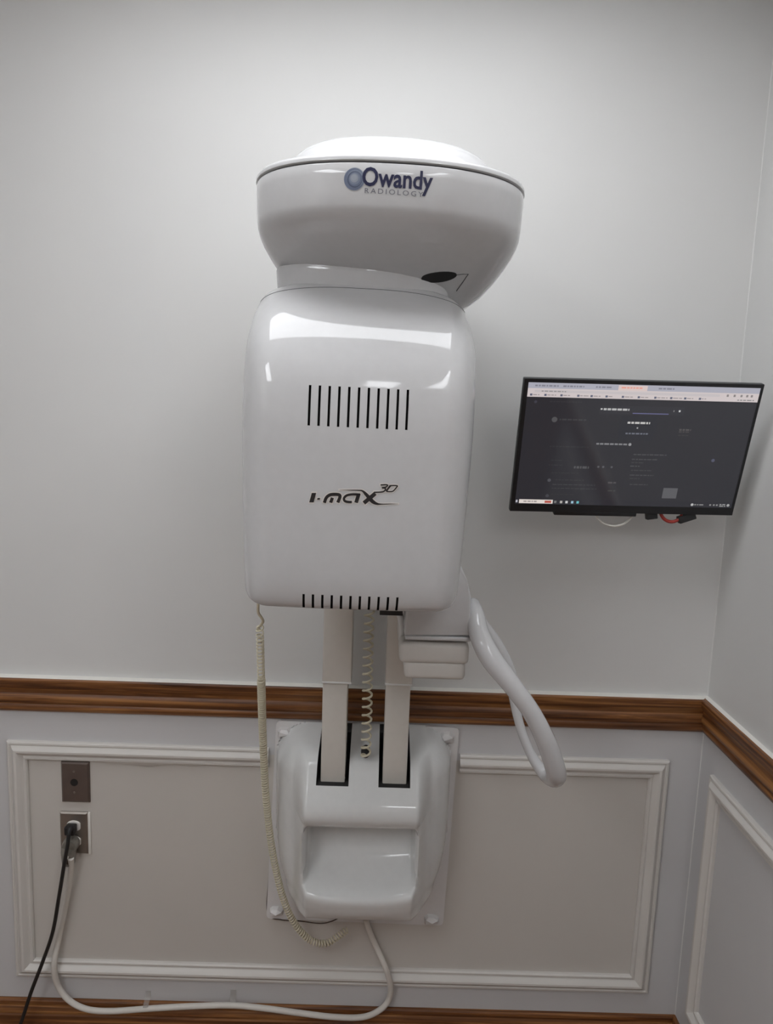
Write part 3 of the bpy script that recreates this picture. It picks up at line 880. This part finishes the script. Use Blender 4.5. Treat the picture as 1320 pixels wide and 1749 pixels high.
# ------------------------------------------------------------------ monitor
MC = Vector((.5531, -.1645, 1.6485)); MW, MH = .515, .307
ax, az, ay = .279, .028, -.011
RM = Matrix.Rotation(az, 3, 'Z') @ Matrix.Rotation(ax, 3, 'X') @ Matrix.Rotation(ay, 3, 'Y')
def mx(p): return MC + RM @ Vector(p)          # local: x right, y into the wall, z up; screen front at y = 0
mon = thing('monitor', 'black flat screen monitor tilted down beside the wall corner', 'monitor', MC + RM @ Vector((0, .03, -MH / 2)))
v, f = box_geo(-MW / 2, MW / 2, .0012, .014, -MH / 2, MH / 2, .002, 2)
mk('frame', [mx(p) for p in v], f, 'monitor_edge', mon, smooth=True, sharp=35)
v, f = box_geo(-.20, .20, .014, .045, -.10, .10, .012, 3)
mk('back_cover', [mx(p) for p in v], f, 'monitor_black', mon, smooth=True, sharp=35)
DX0, DX1 = -MW / 2 + MW * .0195, MW / 2 - MW * .0135
DZ1, DZ0 = MH / 2 - MH * .028, -MH / 2 + MH * .0625
bz = []
for a in ((-MW / 2 + .001, DX0, -MH / 2 + .001, MH / 2 - .001), (DX1, MW / 2 - .001, -MH / 2 + .001, MH / 2 - .001), (DX0, DX1, -MH / 2 + .001, DZ0), (DX0, DX1, DZ1, MH / 2 - .001)):
    bz.append(box_geo(a[0], a[1], -.0004, .0016, a[2], a[3]))
v, f = join_geo(bz); mk('bezel', [mx(p) for p in v], f, 'monitor_black', mon)
v, f = box_geo(-.155, .035, -.0005, .020, -MH / 2 - .0075, -MH / 2 + .004, .002, 2)
mk('button_strip', [mx(p) for p in v], f, 'monitor_black', mon, smooth=True, sharp=35)
# wall mount
arm = join_geo([box_geo(.50, .60, -.010, 0, 1.60, 1.72, .002), box_geo(.535, .565, -.125, -.008, 1.645, 1.675, .003)])
mk('wall_bracket', *arm, 'monitor_black', mon, smooth=True, sharp=35)
# display with flat screen content, one mesh, colour per face
SV, SF, SC = [], [], []
def q4(x0, y0, x1, y1, col, layer):
    b = len(SV)
    for (x, y) in ((x0, y1), (x1, y1), (x1, y0), (x0, y0)):
        SV.append(mx((DX0 + (DX1 - DX0) * x, .0004 - .00006 * layer, DZ1 + (DZ0 - DZ1) * y)))
    SF.append([b, b + 1, b + 2, b + 3]); SC.append(col)
def words(x0, x1, y, h, col, layer, n=None):
    x = x0
    while x < x1 - .004:
        w = min(random.uniform(.006, .022), x1 - x)
        q4(x, y - h / 2, x + w, y + h / 2, col, layer); x += w + .004
G = (.022, .022, .027)
q4(0, 0, 1, 1, G, 0)
q4(0, 0, 1, .045, (.36, .36, .42), 1); q4(0, .045, 1, .112, (.56, .50, .50), 1)
q4(.387, .006, .512, .045, (.62, .50, .48), 2)
q4(.03, .056, .83, .076, (.50, .46, .47), 2)
for a, b in ((.03, .13), (.15, .24), (.29, .36), (.56, .63)): words(a, b, .024, .012, (.20, .20, .24), 3)
words(.40, .49, .024, .010, (.70, .28, .22), 3)
words(.06, .17, .066, .008, (.25, .24, .24), 3)
for a in (.86, .89, .92, .945, .965): q4(a, .056, a + .009, .074, (.22, .2, .2), 3)
x = .012
while x < .80:
    q4(x, .087, x + .010, .103, (.10, .11, .16), 3); words(x + .013, x + random.uniform(.035, .062), .095, .007, (.28, .25, .25), 3); x += random.uniform(.055, .075)
words(.91, .985, .098, .008, (.2, .2, .2), 3)
# dialog
q4(.32, .165, .69, .232, (.026, .026, .032), 1); q4(.42, .245, .58, .44, (.020, .021, .027), 1)
words(.338, .45, .195, .016, (.42, .42, .42), 2); q4(.325, .188, .333, .200, (.5, .5, .5), 2)
q4(.467, .219, .624, .226, (.12, .12, .24), 2)
q4(.643, .19, .647, .204, (.2, .2, .2), 2); q4(.666, .189, .674, .204, (.5, .5, .5), 2)
words(.452, .551, .298, .016, (.48, .47, .46), 2); q4(.496, .333, .502, .345, (.35, .35, .35), 2); words(.451, .55, .385, .012, (.13, .14, .17), 2)
words(.330, .468, .475, .013, (.20, .20, .21), 2)
def disc_ui(cx, cy, r, col, layer):
    b = len(SV); n = 14
    for k in range(n):
        a = -2 * math.pi * k / n
        SV.append(mx((DX0 + (DX1 - DX0) * (cx + r * .5625 * math.cos(a)), .0004 - .00006 * layer, DZ1 + (DZ0 - DZ1) * (cy + r * math.sin(a)))))
    SF.append(list(range(b, b + n))); SC.append(col)
disc_ui(.479, .475, .012, (.26, .26, .27), 2)
disc_ui(.131, .287, .022, (.075, .075, .08), 2); words(.153, .277, .285, .012, (.045, .045, .05), 2)
disc_ui(.040, .15, .012, (.045, .045, .06), 2); words(.10, .24, .145, .007, (.035, .035, .04), 2)
disc_ui(.143, .79, .014, (.07, .07, .08), 2); disc_ui(.143, .925, .014, (.05, .05, .06), 2)
words(.246, .313, .675, .020, (.075, .075, .08), 2)
for y, a, b, k in ((.505, .125, .30, .036), (.62, .14, .19, .034), (.66, .13, .20, .036), (.725, .15, .27, .032), (.785, .17, .30, .036), (.825, .16, .36, .044), (.858, .16, .37, .04), (.91, .16, .27, .03)): words(a, b, y, .008, (k, k, k * 1.1), 2)
for y, a, b, k in ((.557, .503, .652, .06), (.597, .50, .62, .055), (.625, .50, .56, .04), (.655, .498, .54, .06), (.69, .505, .60, .042), (.731, .503, .61, .055), (.76, .505, .55, .04), (.811, .51, .592, .05)): words(a, b, y, .009, (k, k, k * 1.08), 2)
for a in (.355, .377, .415): disc_ui(a, .667, .009, (.09, .09, .10), 2)
words(.685, .737, .345, .014, (.075, .07, .07), 2); words(.685, .73, .362, .010, (.06, .055, .055), 2); words(.685, .73, .39, .008, (.04, .038, .038), 2)
words(.41, .455, .80, .014, (.07, .065, .07), 2); words(.415, .45, .87, .010, (.05, .05, .05), 2)
q4(.668, .836, .734, .926, (.090, .090, .098), 2); disc_ui(.865, .592, .014, (.075, .08, .12), 2)
# taskbar
q4(0, .953, 1, 1, (.020, .020, .026), 1)
q4(.018, .960, .172, .994, (.66, .60, .56), 2); words(.038, .105, .977, .011, (.28, .25, .24), 3); q4(.135, .968, .165, .988, (.42, .08, .06), 3)
q4(.003, .966, .011, .988, (.45, .45, .5), 2)
for a, col in ((.178, (.15, .15, .15)), (.205, (.4, .38, .36)), (.230, (.5, .5, .5)), (.256, (.28, .45, .55)), (.281, (.12, .42, .45))): q4(a, .967, a + .011, .988, col, 2)
disc_ui(.815, .977, .012, (.42, .42, .42), 2); words(.825, .87, .977, .010, (.22, .22, .22), 2)
for a in (.895, .912, .926): q4(a, .970, a + .008, .984, (.22, .22, .22), 2)
words(.942, .97, .971, .008, (.3, .3, .3), 2); words(.942, .97, .985, .008, (.3, .3, .3), 2); disc_ui(.982, .977, .012, (.32, .32, .32), 2)
m = bpy.data.materials.new('display_glass'); m.use_nodes = True; MATS['display_glass'] = m
nt = m.node_tree; b = nt.nodes['Principled BSDF']
b.inputs['Base Color'].default_value = (.006, .006, .007, 1); b.inputs['Roughness'].default_value = .09
b.inputs['Specular IOR Level'].default_value = .65
at_n = nt.nodes.new('ShaderNodeAttribute'); at_n.attribute_name = 'screen_colour'
nt.links.new(at_n.outputs['Color'], b.inputs['Emission Color']); b.inputs['Emission Strength'].default_value = 1.0
disp = mk('display', SV, SF, 'display_glass', mon)
if disp.data.polygons[0].normal.y > 0: disp.data.flip_normals()
ca = disp.data.color_attributes.new('screen_colour', 'FLOAT_COLOR', 'CORNER')
li = 0
for p, col in zip(disp.data.polygons, SC):
    for k in p.loop_indices: ca.data[k].color = (*col, 1)

# cables under the monitor
def mcable(name, pts, r, m_, label):
    p = spline([tuple(at(*q)) for q in pts], 8)
    return tag(tube(name, p, r, m_, None, sides=8), label, 'cable')
mcable('grey_cable', [(1016, 868, -.105), (1019, 882, -.105), (1029, 893, -.108), (1046, 898.5, -.11), (1062, 896, -.11), (1074, 888, -.108), (1082, 878, -.105), (1092, 866, -.10)], .0026, 'cord_white', 'pale grey cable loop drooping under the monitor')
mcable('red_cable', [(1126, 868, -.105), (1130, 881, -.108), (1138, 889, -.11), (1149, 891, -.11), (1160, 886, -.11), (1166, 876, -.108)], .0040, 'cord_red', 'short red cable bend under the monitor')
def plugblk(px, py, w, h, rot, label):
    c_ = at(px, py, -.108)
    v, f = join_geo([box_geo(-w / 2, w / 2, -.008, .008, -h / 2, h / 2, .002), box_geo(-w * .2, w * .35, -.006, .006, h * .3, h * 1.6, .001)])
    R_ = Matrix.Rotation(rot, 3, 'Y')
    tag(mk('cable_plug', [c_ + R_ @ p for p in v], f, 'black', None, smooth=True, sharp=35), label, 'plug')
plugblk(1112, 881, .025, .015, -.15, 'small black cable plug left of the red cable under the monitor')
plugblk(1172, 884, .040, .017, -.35, 'black cable plug at the right end of the red cable under the monitor')
